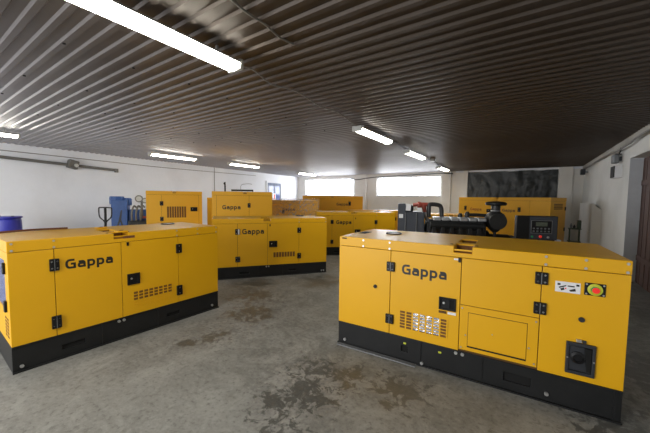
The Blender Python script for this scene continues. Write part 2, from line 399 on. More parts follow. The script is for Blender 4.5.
    xs = [-.002, n0, n1, L+.002]; ys = [-.002, .19, .31, .62, Wd-.12, Wd+.002]; zz = [zs, zs+.045, H-.03, H-.02, H]
    def fill(i, j, k):
        if i != 1 or k == 0: return True
        return j not in (0, 2)
    rf = MB().cells(xs, ys, zz, fill).build('roof', Y, r, bevel=s.get('rb', .006))
    rl = MB().box(n0+.002, n1-.002, .0, .188, zs+.045, zs+.047).box(n0+.002, n1-.002, .312, .618, zs+.045, zs+.047).build('notch_tray', M['orange'], rf)
    MB().box(n0+.002, n1-.002, .002, .006, zs+.064, zs+.080).build('notch_bar', Y, rf)
    for yl in (.186, .616): MB().box(n0+.001, n1-.001, yl, yl+.003, zs+.047, H-.015).build('notch_lining', M['vent'], rf)
    for sx in (n0-.035, n1+.03): MB().cyl((sx, .1, H), .014, .006, 'Z', 10).build('plug', M['vent'], rf)
    for x, y in s.get('tabs', []):
        tb = MB().box(x-.06, x+.06, y-.05, y+.05, H, H+.022).build('lifting_tab', Y, rf, bevel=.006); MB().cyl((x, y, H+.022), .022, .004, 'Z', 12).build('tab_hole', M['rust'], tb)
    if 'cap' in s:
        cx, cy, cr = s['cap']
        cp = MB().lathe([(cr, 0), (cr, .012), (cr*.93, .016), (cr*.9, .006)], (cx, cy, H), 'Z', 28).build('exhaust_cap', M['darkgrey'], rf, smooth=True)
        MB().cyl((cx, cy, H+.006), cr*.86, .003, 'Z', 24).build('cap_lid', M['steel'], cp)
    if 'filler' in s:
        cx, cy = s['filler']
        MB().box(cx-.05, cx+.05, cy-.11, cy+.11, H, H+.004).build('filler_recess', M['slot'], rf); 
    for x in s.get('rbolts', []):
        for z in (H-.025, zs+.018): MB().lathe([(.011, 0), (.011, .004), (.006, .008)][::-1], (x, -.010, z), 'Y', 10).build('bolt', M['steel'], rf)
    # fittings
    for h in s.get('hinges', []): hinge(r, *h[:3], w=h[3], split=h[4])
    if 'lock' in s: paddle_lock(r, *s['lock'])
    if 'vent' in s: vent(r, *s['vent'], foil=s.get('foil', False), bar=s.get('bar', .22), bm_=fm)
    if 'logo' in s:
        lg = s['logo']; logo(lg[0], lg[1], lg[2], 0, r, m=M.get(s.get('logom', 'logo')))
    if 'latch' in s:
        x, z = s['latch']; MB().box(x-.012, x+.012, -.01, 0, z-.022, z+.022).build('latch', M['plastic'], r, bevel=.002)
    return r

M['bluegl'] = mat('blue_tinted_window', (.12, .16, .38), .12, nscale=3, namt=.2)
M['faintlogo'] = mat('faded_orange_lettering', (.14, .065, .02), .5, nscale=9)
M['orangelogo'] = mat('orange_lettering', (.35, .09, .01), .5, nscale=9)

# --- right generator (largest)
specR = dict(L=2.54, W=1.06, seams=[.636, 1.345, 1.983], doors={1: 'door', 2: 'split'}, zsplit=.728, hatch=(1.425, 1.897, .335, .660),
    slots=[(1.735, 1.945, .088, .172), (.775, .85, .095, .165)], stiff=[.975, 1.55, 2.50], bbolts=[(.09, .055), (1.325, .235), (1.385, .235), (1.0, .03), (2.06, .075)],
    notch=(1.272, 1.434), cap=(.46, .62, .10), filler=(.10, .52), rbolts=[.31, .622, 2.004, 2.267, 2.515], tabs=[],
    hinges=[(.640, .962, 1.066, .088, True), (.640, .380, .484, .088, True), (1.980, 1.032, 1.138, .092, True), (1.980, .770, .874, .092, True)],
    lock=(1.150, 1.310, .645, .775), vent=(.748, 1.236, .357, .552, 7, 6), foil=True, logo=(.763, 1.214, .948), latch=(1.327, 1.165), rb=.007)
gR = genset('generator_set', W(.1814, 3.5854), YAW-.543, 'large yellow generator cabinet with red emergency stop button and black socket box on its side', specR)
MB().cyl((.464, -.010, .764), .021, .012, 'Y', 14).build('round_knob', M['plastic'], gR, smooth=True)
st = MB().box(2.077, 2.243, -.002, 0, .988, 1.078).build('instruction_sticker', M['white'], gR)
b = MB(); b.box(2.092, 2.112, -.003, -.002, 1.045, 1.062).prism([(2.10, 1.03), (2.15, 1.052), (2.15, 1.042), (2.105, 1.02)], -.003, -.002).prism([(2.16, 1.05), (2.205, 1.05), (2.205, 1.04), (2.16, 1.04)], -.003, -.002)
b.prism([(2.11, 1.015), (2.135, 1.03), (2.14, 1.01), (2.12, 1.002)], -.003, -.002).prism([(2.17, 1.012), (2.21, 1.03), (2.215, 1.008), (2.18, 1.0)], -.003, -.002).box(2.215, 2.235, -.003, -.002, 1.05, 1.066)
b.build('sticker_print', M['logo'], st); MB().box(2.142, 2.152, -.0035, -.002, 1.018, 1.028).build('red_print', M['redbtn'], st)
es = MB().box(2.266, 2.398, -.008, 0, .992, 1.094).build('emergency_stop_plate', M['plastic'], gR, bevel=.012)
MB().lathe([(.032, .005), (.034, 0), (.047, .004), (.048, .012)], (2.332, -.020, 1.043), 'Y', 24).build('stop_ring', M['lime'], es, smooth=True)
MB().cyl((2.332, -.018, 1.043), .026, .004, 'Y', 20).build('green_disc', M['green'], es)
MB().lathe([(.014, 0), (.014, .004), (.024, .004), (.024, .008), (.018, .010)][::-1], (2.335, -.030, 1.040), 'Y', 20).build('stop_button', M['redbtn'], es, smooth=True)
for x in (2.279, 2.385):
    for z in (1.004, 1.082): MB().cyl((x, -.012, z), .007, .005, 'Y', 8).build('bolt', M['steel'], es)
MB().cyl((2.262, -.010, .781), .021, .011, 'Y', 16).build('round_plug', M['darkgrey'], gR, smooth=True)
ob = MB().holes(2.172, 2.362, .318, .585, -.024, 0, [(2.194, 2.340, .345, .558)]).build('socket_box', M['darkgrey'], gR, bevel=.005)
MB().box(2.19, 2.345, -.004, -.001, .34, .562).build('socket_recess', M['slot'], ob)
MB().prism([(2.196, .35), (2.196, .552), (2.300, .552), (2.335, .35)], -.012, -.004).build('socket_plate', M['darkgrey'], ob)
MB().lathe([(.05, 0), (.05, -.012), (.032, -.018), (.032, -.006)], (2.250, -.012, .462), 'Y', 22).build('cable_gland', M['plastic'], ob, smooth=True)
MB().prism([(2.31, .36), (2.335, .36), (2.335, .55), (2.29, .55)], -.022, -.005).build('socket_flap', M['slot'], ob)
MB().box(2.235, 2.27, -.022, 0, .592, .615).build('latch_lug', M['steel'], ob, bevel=.002); MB().box(2.277, 2.30, -.018, 0, .59, .612).build('catch', M['darkgrey'], ob, bevel=.002)
for x in (2.183, 2.351):
    MB().cyl((x, -.028, .452), .006, .004, 'Y', 8).build('bolt', M['steel'], ob)
MB().box(1.150, 1.225, -.001, 0, .606, .632).build('dark_label', M['gap'], gR); MB().box(1.235, 1.312, -.001, 0, .606, .632).build('white_label', M['white'], gR)
MB().box(1.275, 1.315, -.001, 0, 1.16, 1.178).build('white_label', M['white'], gR)
MB().box(.035, .095, -.004, -.002, 1.272, 1.288).build('dark_label', M['gap'], gR)
for x in (.80, 1.16): MB().box(x, x+.03, -.004, .003, .185, .205).build('yellow_tag', M['lime'], gR, bevel=.004)
MB().box(.02, .95, -.075, -.02, 0, .010).build('floor_rail', M['grey'], gR, bevel=.003)

# --- left generator
specL = dict(L=2.29, W=1.04, seams=[.340, .958, 1.66], doors={1: 'door', 2: 'door'}, slots=[(.375, .583, .085, .142), (1.49, 1.67, .09, .140)], stiff=[.75, 1.38],
    bbolts=[(.912, .228), (.966, .228), (.064, .055), (2.18, .066)], notch=(.885, 1.045), cap=(1.92, .80, .10), rbolts=[.03, .340, 1.64, 1.95, 2.26],
    hinges=[(.338, .958, 1.085, .080, True), (.338, .345, .480, .080, True), (1.665, .960, 1.088, .080, False), (1.665, .363, .500, .080, False)],
    lock=(1.013, 1.157, .645, .785), vent=(1.075, 1.565, .435, .552, 8, 3), logo=(.428, .868, .955), latch=(1.028, 1.16), tabs=[(.99, .73), (1.0, .10)], window=True)
gL = genset('generator_set', W(-3.0413+.034*math.cos(.9465), 2.8021+.034*math.sin(.9465)), YAW+.9465, 'yellow generator cabinet on the left with tinted window in its end, blue drum behind it', specL)
b = MB()
for k in range(3):
    for i in range(8): b.box(1.09+i*.061, 1.09+i*.061+.04, -.005, .001, .345+.033*k, .345+.033*k+.016)
b.build('embossed_slots', M['yellow'], gL, bevel=.002)
b = MB().box(.98, 1.11, -.0035, -.002, 1.232, 1.262).build('dark_label', M['rust'], gL)

# --- middle generator
specM = dict(L=2.53, W=1.0, H=1.29, zs=1.185, zb=.25, seams=[.508, 1.146, 1.86], doors={1: 'door', 2: 'door'}, slots=[(.54, .75, .08, .135), (1.62, 1.80, .085, .135)], stiff=[.95, 1.5],
    bbolts=[(1.12, .222), (1.17, .222), (2.41, .05), (2.46, .05)], notch=(1.06, 1.22), cap=(2.07, .78, .10), rbolts=[1.86, 2.50],
    hinges=[(.510, .95, 1.07, .10, True), (.510, .355, .475, .10, True), (1.862, .955, 1.075, .085, False), (1.862, .365, .49, .085, False)],
    lock=(1.18, 1.36, .65, .79), vent=(1.27, 1.77, .40, .55, 8, 1), bar=.22, logo=(.605, 1.07, .955), latch=(1.20, 1.14))
th = .3323
gM = genset('generator_set', W(-2.3006-.05*math.cos(th), 6.2517-.05*math.sin(th)), YAW+th, 'yellow generator cabinet standing in the middle between the two nearest cabinets', specM)
MB().box(.52, .545, -.024, -.022, .955, 1.065).build('white_label', M['white'], gM)

specF = dict(specM, L=2.45, H=1.33, zs=1.225, seams=[.47, 1.13, 1.84], hinges=[(.472, .97, 1.09, .085, False), (.472, .36, .48, .085, False), (1.842, .97, 1.09, .085, False), (1.842, .36, .48, .085, False)],
    vent=(1.27, 1.75, .40, .55, 8, 1), logo=(.60, 1.07, .965), lock=(1.18, 1.36, .67, .80), bbolts=[])
gF = genset('generator_set', W(-.25, 9.15), YAW+.09, 'low yellow cabinet behind the middle one, its right end beside the grey radiator', specF)

# --- rear cabinets
specBig = dict(L=1.68, W=1.0, H=1.91, zs=1.80, zb=.28, seams=[.12, 1.02], doors={1: 'door'}, slots=[(.2, .4, .09, .16), (1.2, 1.4, .09, .16)], notch=(.85, .95), hinges=[(1.02, 1.45, 1.58, .08, False), (1.02, .85, .98, .08, False)],
    vent=(.27, .79, 1.13, 1.19, 8, 1), logo=(.28, .78, 1.40), rbolts=[])
gB = genset('generator_set', W(-3.2, 8.5), YAW+.25, 'tall yellow cabinet behind the middle generator with the maker name and dark hinge', specBig, fm='yellow2')
specA = dict(L=1.54, W=1.0, H=1.91, zs=1.80, zb=.28, seams=[.40, 1.44], doors={1: 'door'}, slots=[(.2, .4, .09, .16), (1.2, 1.4, .09, .16)], notch=(.70, .80), hinges=[(.405, 1.47, 1.60, .09, False), (.405, 1.0, 1.13, .09, False)],
    vent=(.54, 1.08, 1.04, 1.50, 8, 1), lock=(1.20, 1.40, 1.29, 1.42), rbolts=[])
gA = genset('generator_set', W(-5.3, 8.9), YAW+.45, 'tall yellow cabinet with upright louvres beside the blue machine', specA, fm='yellow2')
specC = dict(L=1.66, W=.85, H=1.66, zs=1.56, zb=.25, seams=[.45, 1.2], doors={1: 'door'}, notch=(.80, .88), hinges=[(.45, 1.2, 1.32, .08, False)], logo=(.42, .85, 1.30), logom='faintlogo', rbolts=[])
gC = genset('generator_set', W(-1.9, 10.4), YAW+.12, 'yellow cabinet wrapped in clear film behind the middle generator', specC, fm='yellow2')
specD = dict(L=2.55, W=1.0, H=1.85, zs=1.74, zb=.28, seams=[.75, 1.95], doors={1: 'door'}, notch=(1.2, 1.3), hinges=[(1.98, 1.45, 1.62, .10, False)], logo=(1.42, 1.90, 1.45), logom='faintlogo', rbolts=[])
gD = genset('generator_set', W(-.93, 12.6), YAW+.10, 'tall yellow cabinet under the left rear window with faint lettering', specD, fm='yellow2')
specE = dict(specM, L=2.3, seams=[.42, 1.05, 1.68], H=1.31, zs=1.21, logo=(.50, .95, .95), lock=(1.1, 1.28, .65, .79), vent=(1.15, 1.6, .40, .55, 8, 1), hinges=[(.42, .95, 1.07, .08, False), (1.68, .95, 1.07, .08, False)], bbolts=[], rbolts=[])
gE = genset('generator_set', W(.95, 11.2), YAW+.02, 'low yellow cabinet between the rear windows, seen left of the radiator', specE, fm='yellow2')
gE2 = genset('generator_set', W(2.62, 9.0), YAW-.12, 'low yellow cabinet whose top edge shows behind the bare engine', dict(specE, L=1.75, seams=[.42, 1.0, 1.4], hinges=[(.42, .95, 1.07, .08, False)], logo=(.48, .92, .95), vent=(1.05, 1.35, .40, .55, 5, 1), lock=(1.05, 1.2, .65, .79), slots=[(.3, .5, .08, .14)]), fm='yellow2')
gH = genset('generator_set', W(-4.55, 11.6), YAW+.15, 'far yellow cabinet glimpsed in the gap between the two tall cabinets', dict(specD, L=2.2, H=1.72, zs=1.62, seams=[.5, 1.0, 1.5], logo=(.55, .95, 1.4), hinges=[(1.5, 1.3, 1.45, .1, False)]), fm='yellow2')
specG = dict(L=3.20, W=1.22, H=1.86, zs=1.85-.10, zb=.28, seams=[1.52, 2.6], doors={0: 'door', 1: 'door'}, notch=(1.48, 1.56), hinges=[(.30, 1.36, 1.52, .09, False), (2.28, 1.36, 1.52, .09, False), (.30, .7, .86, .09, False)],
    lock=(1.15, 1.38, 1.30, 1.42), logo=(1.72, 2.15, 1.35), logom='faintlogo', rbolts=[], rendvent=True)
p0 = (5.46, 12.29)
gG = genset('generator_set', W(*p0), YAW-1.0, 'long tall yellow cabinet below the black tarpaulin in the far right corner', specG, fm='yellow2')
logo(.50, .95, 1.35, 0, gG, m=M['orangelogo'])
MB().box(1.47, 1.52, -.003, .001, .30, 1.73).build('door_gap', M['orange'], gG)

# clear film wrapped over cabinet C
def film():
    bm = bmesh.new(); L, Wd, H = 1.74, .93, 1.72; n = 18
    def P(u, v, side):
        return {'f': (u*L, 0, .3+v*(H-.3)), 'r': (L, u*Wd, .3+v*(H-.3)), 'l': (0, (1-u)*Wd, .3+v*(H-.3)), 't': (u*L, v*Wd, H), 'b': ((1-u)*L, Wd, .3+v*(H-.3))}[side]
    for sd in 'frtlb':
        g = [[None]*(n+1) for _ in range(n+1)]
        for i in range(n+1):
            for j in range(n+1):
                p = Vector(P(i/n, j/n, sd)); q = p + noise.noise_vector(p*3.0)*.022
                g[i][j] = bm.verts.new(q)
        for i in range(n):
            for j in range(n): bm.faces.new([g[i][j], g[i+1][j], g[i+1][j+1], g[i][j+1]])
    bmesh.ops.remove_doubles(bm, verts=bm.verts, dist=.001)
    b = MB(); b.bm.free(); b.bm = bm
    return b.build('plastic_film', M['film'], smooth=True)
fo = film(); fo.location = W(-1.94, 10.36); fo.rotation_euler = (0, 0, YAW+.12)
tag(fo, 'clear crinkled stretch film wrapped over a yellow cabinet', 'plastic film')

# ------------------------------------------------------------------ open engine set behind the right cabinet
N0 = empty('open_generator_set', W(1.6, 6.6), YAW-.25, label='open black engine set with grey radiator, red pipe and air filter behind the right cabinet', cat='engine')
b = MB().box(-.05, 3.05, -.1, .02, 0, .16).box(-.05, 3.05, .78, .90, 0, .16)
for x in (0, .7, 1.5, 2.3, 2.93): b.box(x, x+.12, .02, .78, .02, .14)
b.build('base_frame', M['skid'], N0, bevel=.004)
rad = MB().box(0, .165, .0, .85, .16, 1.655).build('radiator', M['radiator'], N0, bevel=.01)
MB().box(.165, .56, .02, .82, .30, 1.478).build('fan_shroud', M['radiator'], rad, bevel=.012)
MB().box(.163, .33, .06, .75, 1.478, 1.62).build('header_tank', M['darkgrey'], rad, bevel=.03)
for x in (.155, .385): MB().box(x, x+.012, -.012, .0+.02, .3, 1.46).build('seam_strip', M['grey'], rad)
MB().box(.025, .112, -.004, 0, 1.34, 1.425).build('white_label', M['white'], rad)
MB().prism([(.175, 1.655), (.275, 1.645), (.265, 1.50), (.165, 1.505)], -.004, .005).build('white_label', M['white'], rad)
MB().box(.42, .50, .05, .15, 1.478, 1.565).build('white_label', M['white'], rad)
b = MB().tube([(.33, .3, 1.62), (.45, .28, 1.64), (.60, .28, 1.64), (.70, .28, 1.64)], .045, smooth=3).tube([(.56, .28, 1.64), (.565, .28, 1.55), (.60, .28, 1.42)], [.06, .035], smooth=3)
b.lathe([(.075, 0), (.085, .03), (.06, .09)], (.42, .28, 1.62), 'X', 16)
b.build('red_turbo_pipe', M['red'], N0, smooth=True)
MB().tube([(.60, .26, 1.46), (.60, .25, 1.38), (.64, .25, 1.30), (.70, .25, 1.24)], .042).build('steel_elbow', M['valve'], N0, smooth=True)
MB().tube([(.665, .24, 1.36), (.665, .24, 1.60), (.70, .24, 1.645), (.86, .24, 1.63), (.92, .24, 1.56), (.935, .24, 1.36)], .046, n=12, smooth=4).build('coolant_hose', M['rubber'], N0, smooth=True)
eng = MB().box(.62, 1.80, .10, .72, .42, 1.27).build('engine_block', M['engine'], N0, bevel=.02)
b = MB()
for i in range(6): b.box(.74+i*.175, .74+i*.175+.165, .02, .36, 1.30, 1.378)
b.build('valve_cover', M['valve'], eng, bevel=.02)
b = MB(); b.tube([(.68, .03, 1.20), (1.2, .03, 1.205), (1.72, .03, 1.20)], .085, 14, 2).box(.66, 1.74, .05, .14, 1.0, 1.33)
for i in range(6): b.box(.72+.175*i, .80+.175*i, -.05, .10, 1.02, 1.16)
b.build('intake_manifold', M['engine'], eng, bevel=.01)
b = MB()
for i in range(6): b.tube([(.76+i*.175, .08, 1.02), (.78+i*.175, -.03, .98), (.80+i*.175, -.03, .8)], .02)
b.build('fuel_pipes', M['darkgrey'], eng, smooth=True)
for x, h in ((1.32, 1.46), (1.46, 1.50)):
    MB().lathe([(.045, 0), (.05, .05), (.05, h-1.40), (.03, h-1.36)], (x, .30, 1.36), 'Z', 14).build('fuel_filter', M['rubber'], eng, smooth=True)
MB().tube([(1.48, .32, 1.43), (1.65, .32, 1.43), (1.84, .32, 1.42)], .035).build('breather_pipe', M['rubber'], eng, smooth=True)
MB().lathe([(.16, 0), (.30, .05), (.30, .10), (.12, .12)], (.56, .4, .95), 'X', 24).build('cooling_fan', M['darkgrey'], eng, smooth=True)
b = MB().lathe([(.05, -.24), (.10, -.19), (.17, -.12), (.205, -.03), (.205, .06), (.16, .14), (.09, .19), (.085, .23), (.09, .34), (.12, .36)], (2.0, .25, 1.32), 'Z', 28)
fl = b.build('air_filter', M['rubber'], N0, smooth=True)
MB().lathe([(.06, 0), (.18, .01), (.20, .03), (.20, .06), (.17, .08), (.05, .095)], (2.0, .25, 1.635), 'Z', 28).build('rain_cap', M['plastic'], fl, smooth=True)
MB().lathe([(.092, 0), (.098, .01), (.092, .02)], (2.0, .25, 1.52), 'Z', 24).build('clamp_ring', M['valve'], fl, smooth=True)
MB().lathe([(.165, 0), (.165, .02), (.14, .035), (.05, .04)][::-1], (2.0, .035, 1.315), 'Y', 24).build('filter_lid', M['engine'], fl, smooth=True)
MB().tube([(1.74, .28, 1.24), (1.82, .27, 1.24), (1.92, .26, 1.26)], .06).build('filter_duct', M['rubber'], fl, smooth=True)
MB().cyl((2.0, .25, .9), .03, .22).build('filter_post', M['engine'], fl)
MB().lathe([(.36, 0), (.37, .04), (.37, .10), (.30, .12), (.30, .50), (.24, .56)], (1.80, .42, .72), 'X', 32).build('alternator', M['engine'], N0, smooth=True)
MB().box(2.30, 2.40, .0, .5, .16, 1.0).build('control_stand', M['skid'], N0); MB().box(2.90, 3.0, .0, .5, .16, 1.0).build('control_stand', M['skid'], N0)
cb = MB().box(2.33, 3.04, .0, .14, .98, 1.45).build('control_box', M['plastic'], N0, bevel=.008)
MB().box(2.555, 3.03, -.006, 0, .99, 1.44).build('front_plate', M['radiator'], cb, bevel=.002)
dp = MB().holes(2.575, 2.945, 1.105, 1.368, -.016, -.006, [(2.588, 2.932, 1.118, 1.355)]).build('controller_frame', M['grey'], cb, bevel=.003)
MB().box(2.586, 2.934, -.010, -.006, 1.116, 1.357).build('controller_face', M['plastic'], dp)
MB().box(2.66, 2.86, -.012, -.010, 1.25, 1.33).build('display', M['screen'], dp)
b = MB()
for i in range(5):
    for k in range(2): b.box(2.61+.065*i, 2.645+.065*i, -.014, -.010, 1.135+.055*k, 1.165+.055*k)
b.build('keypad_buttons', M['grey'], dp, bevel=.003)
MB().lathe([(.026, 0), (.026, -.02), (.018, -.03)], (2.746, -.006, 1.045), 'Y', 16).build('stop_button', M['redbtn'], cb, smooth=True)
MB().lathe([(.020, 0), (.020, -.012), (.015, -.016)], (2.605, -.006, 1.04), 'Y', 16).build('start_button', M['green'], cb, smooth=True)
MB().lathe([(.022, 0), (.022, -.012), (.015, -.016)], (2.88, -.006, 1.035), 'Y', 16).build('key_switch', M['steel'], cb, smooth=True)
MB().box(3.0, 3.12, .02, .14, .93, .99).build('white_tag', M['white'], cb, bevel=.01)

# ------------------------------------------------------------------ room shell
XR, XL, YB, YF, HC = 1.8, -13.0, 15.9, -5.0, 3.15
struct(MB().box(-13.6, 3.2, YF-.6, YB+.6, -.12, 0).build('floor', M['floor']))
# corrugated ceiling: ribs run across the hall
bm = bmesh.new(); prof = []
y = YF-.3
while y < YB+.3:
    prof += [(y, 0), (y+.045, 0), (y+.060, .020), (y+.135, .020)]; y += .150
pv = []
xs_ = [-13.6+i*1.05 for i in range(17)]
grid = [[bm.verts.new((x, yy, HC+zz+.006*noise.noise((x*.5, yy*.9, 0)))) for (yy, zz) in prof] for x in xs_]
for i in range(len(xs_)-1):
    for j in range(len(prof)-1): bm.faces.new([grid[i][j], grid[i][j+1], grid[i+1][j+1], grid[i+1][j]])
b = MB(); b.bm.free(); b.bm = bm
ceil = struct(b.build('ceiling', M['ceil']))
sb = MB().box(-13.6, 3.2, YF-.6, YB+.6, HC+.06, HC+.2).build('ceiling_deck', M['skid'], ceil)
rnd = random.Random(3)
b = MB()
for gx in (-7.2, -6.1, -5.0, -3.6):
    for k in range(8): b.cyl((gx+rnd.uniform(-.05, .05), 1.0+k*.60+.02, HC-.008), .014, .010, 'Z', 8)
b.build('ceiling_screws', M['slot'], ceil)

# back wall with three window openings
WZ0, WZ1 = 1.92, 2.96
ops = [(-12.3, -8.68, WZ0, WZ1), (-7.2, -3.70, WZ0, WZ1), (-2.40, .93, WZ0, 3.05)]
struct(MB().holes(-13.6, 2.0, 0, HC+.1, YB, YB+.3, ops).build('wall_back', M['wallb']))
for k, (x0, x1, z0, z1) in enumerate(ops[:2]):
    w = struct(empty('window_%d' % (k+1), (0, 0, 0)))
    hs = [(x0+.05, x1-.05, z0+.05, z1-.05)]
    MB().holes(x0, x1, z0, z1, YB+.06, YB+.12, hs).build('window_frame', M['winframe'], w, bevel=.006)
    n = 4 if k else 3
    for i in range(1, n):
        xx = x0+(x1-x0)*i/n; MB().box(xx-.012, xx+.012, YB+.075, YB+.11, z0+.05, z1-.05).build('mullion', M['white'], w)
    MB().box(x0+.04, x1-.04, YB+.095, YB+.105, z0+.04, z1-.04).build('pane', M['pane'], w)
    MB().box(x0-.05, x1+.05, YB-.05, YB+.06, z0-.04, z0).build('window_sill', M['wallb'], w, bevel=.006)
for i, (x0, x1) in enumerate([(-8.45, -7.80), (-3.62, -3.20), (-2.62, -2.44), (1.0, 1.45)]):
    struct(MB().box(x0, x1, YB-.16, YB, 0, HC).build('trim_%d' % (i+1), M['wallb'], bevel=.01))
struct(MB().box(-3.0, 1.8, YB-.10, YB, 3.07, HC+.01).build('trim_5', M['wall'], bevel=.01))
# tarp sheet over third window
bm = bmesh.new(); nx, nz = 60, 22
g = [[bm.verts.new((-2.46+3.44*i/nx, YB-.03-.05*abs(noise.noise((i*.16, j*.10, 1.3)))-.03*abs(noise.noise((i*.5, j*.3, 7))), 1.80+1.27*j/nz+(.02*math.sin(i*.35) if j == nz else 0))) for j in range(nz+1)] for i in range(nx+1)]
for i in range(nx):
    for j in range(nz): bm.faces.new([g[i][j], g[i+1][j], g[i+1][j+1], g[i][j+1]])
b = MB(); b.bm.free(); b.bm = bm
tag(b.build('tarpaulin', M['tarp'], smooth=True), 'crumpled black plastic sheet covering the right rear window opening', 'tarpaulin')

# left wall (slightly splayed), front wall, right wall with gateway recess
def lwx(y): return -12.0-.070*(y-2)
bm = MB(); bm.prism([(0, 0), (0, 1), (1, 1), (1, 0)], 0, 1); bm.bm.clear()
vs = []
for (x, y_) in ((lwx(YF-.3), YF-.3), (lwx(YB+.3), YB+.3), (lwx(YB+.3)-.3, YB+.3), (lwx(YF-.3)-.3, YF-.3)):
    vs.append((bm.bm.verts.new((x, y_, 0)), bm.bm.verts.new((x, y_, HC+.1))))
for i in range(4):
    j = (i+1) % 4; bm.bm.faces.new([vs[i][0], vs[j][0], vs[j][1], vs[i][1]])
bm.bm.faces.new([v[0] for v in vs]); bm.bm.faces.new([v[1] for v in vs][::-1])
struct(bm.build('wall_left', M['wall']))
# right wall: slab in yz with opening; built in xz then rotated
GY0, GY1, GZ = 6.3, 9.2, 2.70
ys = [YF-.3, GY0, GY1, YB+.3]; zs_ = [0, GZ, HC+.1]
struct(MB().cells([XR, XR+.45], ys, zs_, lambda i, j, k: not (j == 1 and k == 0)).build('wall_right', M['wallr']))
struct(MB().box(XR-.002, XR+.24, GY1-.012, GY1-.001, 0, GZ).build('trim_6', M['concretegrey']))
d1 = struct(empty('door_1', (XR+.20, GY0, 0)))
yy = 0; k = 0
b = MB()
while yy < GY1-GY0-.02:
    w_ = .145; b.box(0+(.008 if k % 2 else 0), .05, yy, min(yy+w_-.006, GY1-GY0-.01), .02, GZ-.02); yy += w_; k += 1
b.build('door_leaf', M['brownwood'], d1, bevel=.004)
MB().box(.02, .06, 0, GY1-GY0-.01, 0, GZ-.01).build('door_backing', M['gap'], d1)
for z in (.5, 2.1): MB().box(-.02, 0, .05, GY1-GY0-.08, z, z+.11).build('door_rail', M['brownwood'], d1, bevel=.004)
MB().box(-.03, 0, 1.9, 2.0, 2.15, 2.45).build('door_sign', M['lime'], d1)
# front wall with an added, unseen opening behind the camera for fill light
struct(MB().holes(-13.6, 2.0, 0, HC+.1, YF-.3, YF, [(-9.0, -1.5, 0, 2.95)]).build('wall_front', M['wall']))
# rough plaster ledge at the top of the right wall
bm = MB(); 
n = 70; A = []
for i in range(n+1):
    y_ = 3.0+(YB-3.0)*i/n; h = .10+.03*noise.noise((y_*1.4, 0, 0)); d = .06+.02*noise.noise((y_*2, 3, 0))
    A.append([bm.bm.verts.new(p) for p in ((XR+.01, y_, HC+.03), (XR-d, y_, HC+.03), (XR-d*.9, y_, HC-h), (XR+.01, y_, HC-h-.04))])
for a, c in zip(A, A[1:]):
    for k in range(3): bm.bm.faces.new([a[k], a[k+1], c[k+1], c[k]])
struct(bm.build('trim_7', M['plaster']))
# masonry stub on right wall
bm = MB(); q = [(XR-.16, 12.35, 1.69), (XR, 11.86, 1.50), (XR, 15.0, 1.60), (XR-.16, 15.0, 1.69)]
lo = [bm.bm.verts.new((x, y_, 0)) for x, y_, z in q]; hi = [bm.bm.verts.new(p) for p in q]
for i in range(4): j = (i+1) % 4; bm.bm.faces.new([lo[i], lo[j], hi[j], hi[i]])
bm.bm.faces.new(hi); bm.bm.faces.new(lo[::-1])
struct(bm.build('trim_8', M['wallr'], bevel=.01))
# blue-grey door high in the left wall near the corner
d2 = struct(empty('door_2', (lwx(13.4)+.0, 13.4, 0), math.radians(90)+math.atan(.070)))
MB().holes(-.72, .72, 0, 2.72, -.05, .03, [(-.62, .62, 0, 2.62)]).build('door_frame', M['wall'], d2)
dl = MB().box(-.62, .62, -.03, .01, .01, 2.62).build('door_leaf', M['darkblue'], d2)
for x0, x1 in ((-.5, -.06), (.06, .5)): MB().box(x0, x1, -.036, -.03, 1.5, 2.45).build('door_pane', M['bluegl'], dl)
MB().box(-.18, .12, -.05, -.036, 1.62, 2.0).build('white_notice', M['white'], dl); MB().box(-.05, .05, -.055, -.05, 1.68, 1.95).build('red_notice', M['redbtn'], dl)

# ------------------------------------------------------------------ ceiling lights and cables
def light(x, y, label, L=1.5, lz=3.05, rz=math.radians(90), strength=None):
    r = empty('fluorescent_light', (x, y, lz), rz, label=label, cat='ceiling light', group='fluorescent ceiling lights')
    MB().prism([(-.05, .045), (.05, .045), (.10, .0), (-.10, .0)], -L/2, L/2).build('housing', M['fixture'], r).rotation_euler = (0, 0, math.radians(-90))
    pf = [(.10*math.cos(math.radians(a)), -.005+.05*math.sin(math.radians(a))) for a in range(0, -181, -20)]
    MB().prism([(.10, 0)]+pf+[(-.10, 0)], -L/2+.03, L/2-.03).build('diffuser', M['ltube'], r).rotation_euler = (0, 0, math.radians(-90))
    for s_ in (-1, 1): MB().box(s_*L/2-.035, s_*L/2+.01, -.10, .10, -.055, .047).build('end_cap', M['fixture'], r, bevel=.012)
    for s_ in (-.35, .35): MB().box(s_*L-.01, s_*L+.01, -.015, .015, .045, HC-lz+.01).build('hanger', M['steel'], r)
    return r
light(-2.47, 1.30, 'largest and nearest fluorescent light at the top of the picture')
light(-2.69, 5.78, 'second fluorescent light of the central row, beyond the nearest one')
light(-2.81, 8.86, 'third fluorescent light along the central row')
light(-3.05, 13.37, 'last fluorescent light of the central row, beside the back wall')
light(-9.46, 1.05, 'fluorescent light cut by the left picture edge')
light(-9.68, 5.47, 'fluorescent light above the tall cabinet with louvres')
light(-9.66, 8.40, 'fluorescent light of the left row above the cabinet with the maker name')
light(-10.0, 13.03, 'farthest fluorescent light of the left row before the rear window')
def cable(pts, r, m, label, name='cable', sm=4):
    o = MB().tube(pts, r, 8, sm).build(name, m, smooth=True); return tag(o, label, 'cable')
z = HC-.02
cable([(-2.55, 2.08, 3.08), (-2.53, 2.30, z), (-2.60, 2.68, z-.03), (-2.56, 3.1, z), (-2.62, 3.7, z-.02), (-2.60, 4.2, z), (-2.70, 5.0, 3.09)], .009, M['cable'], 'thin grey cable between the nearest and second central lights')
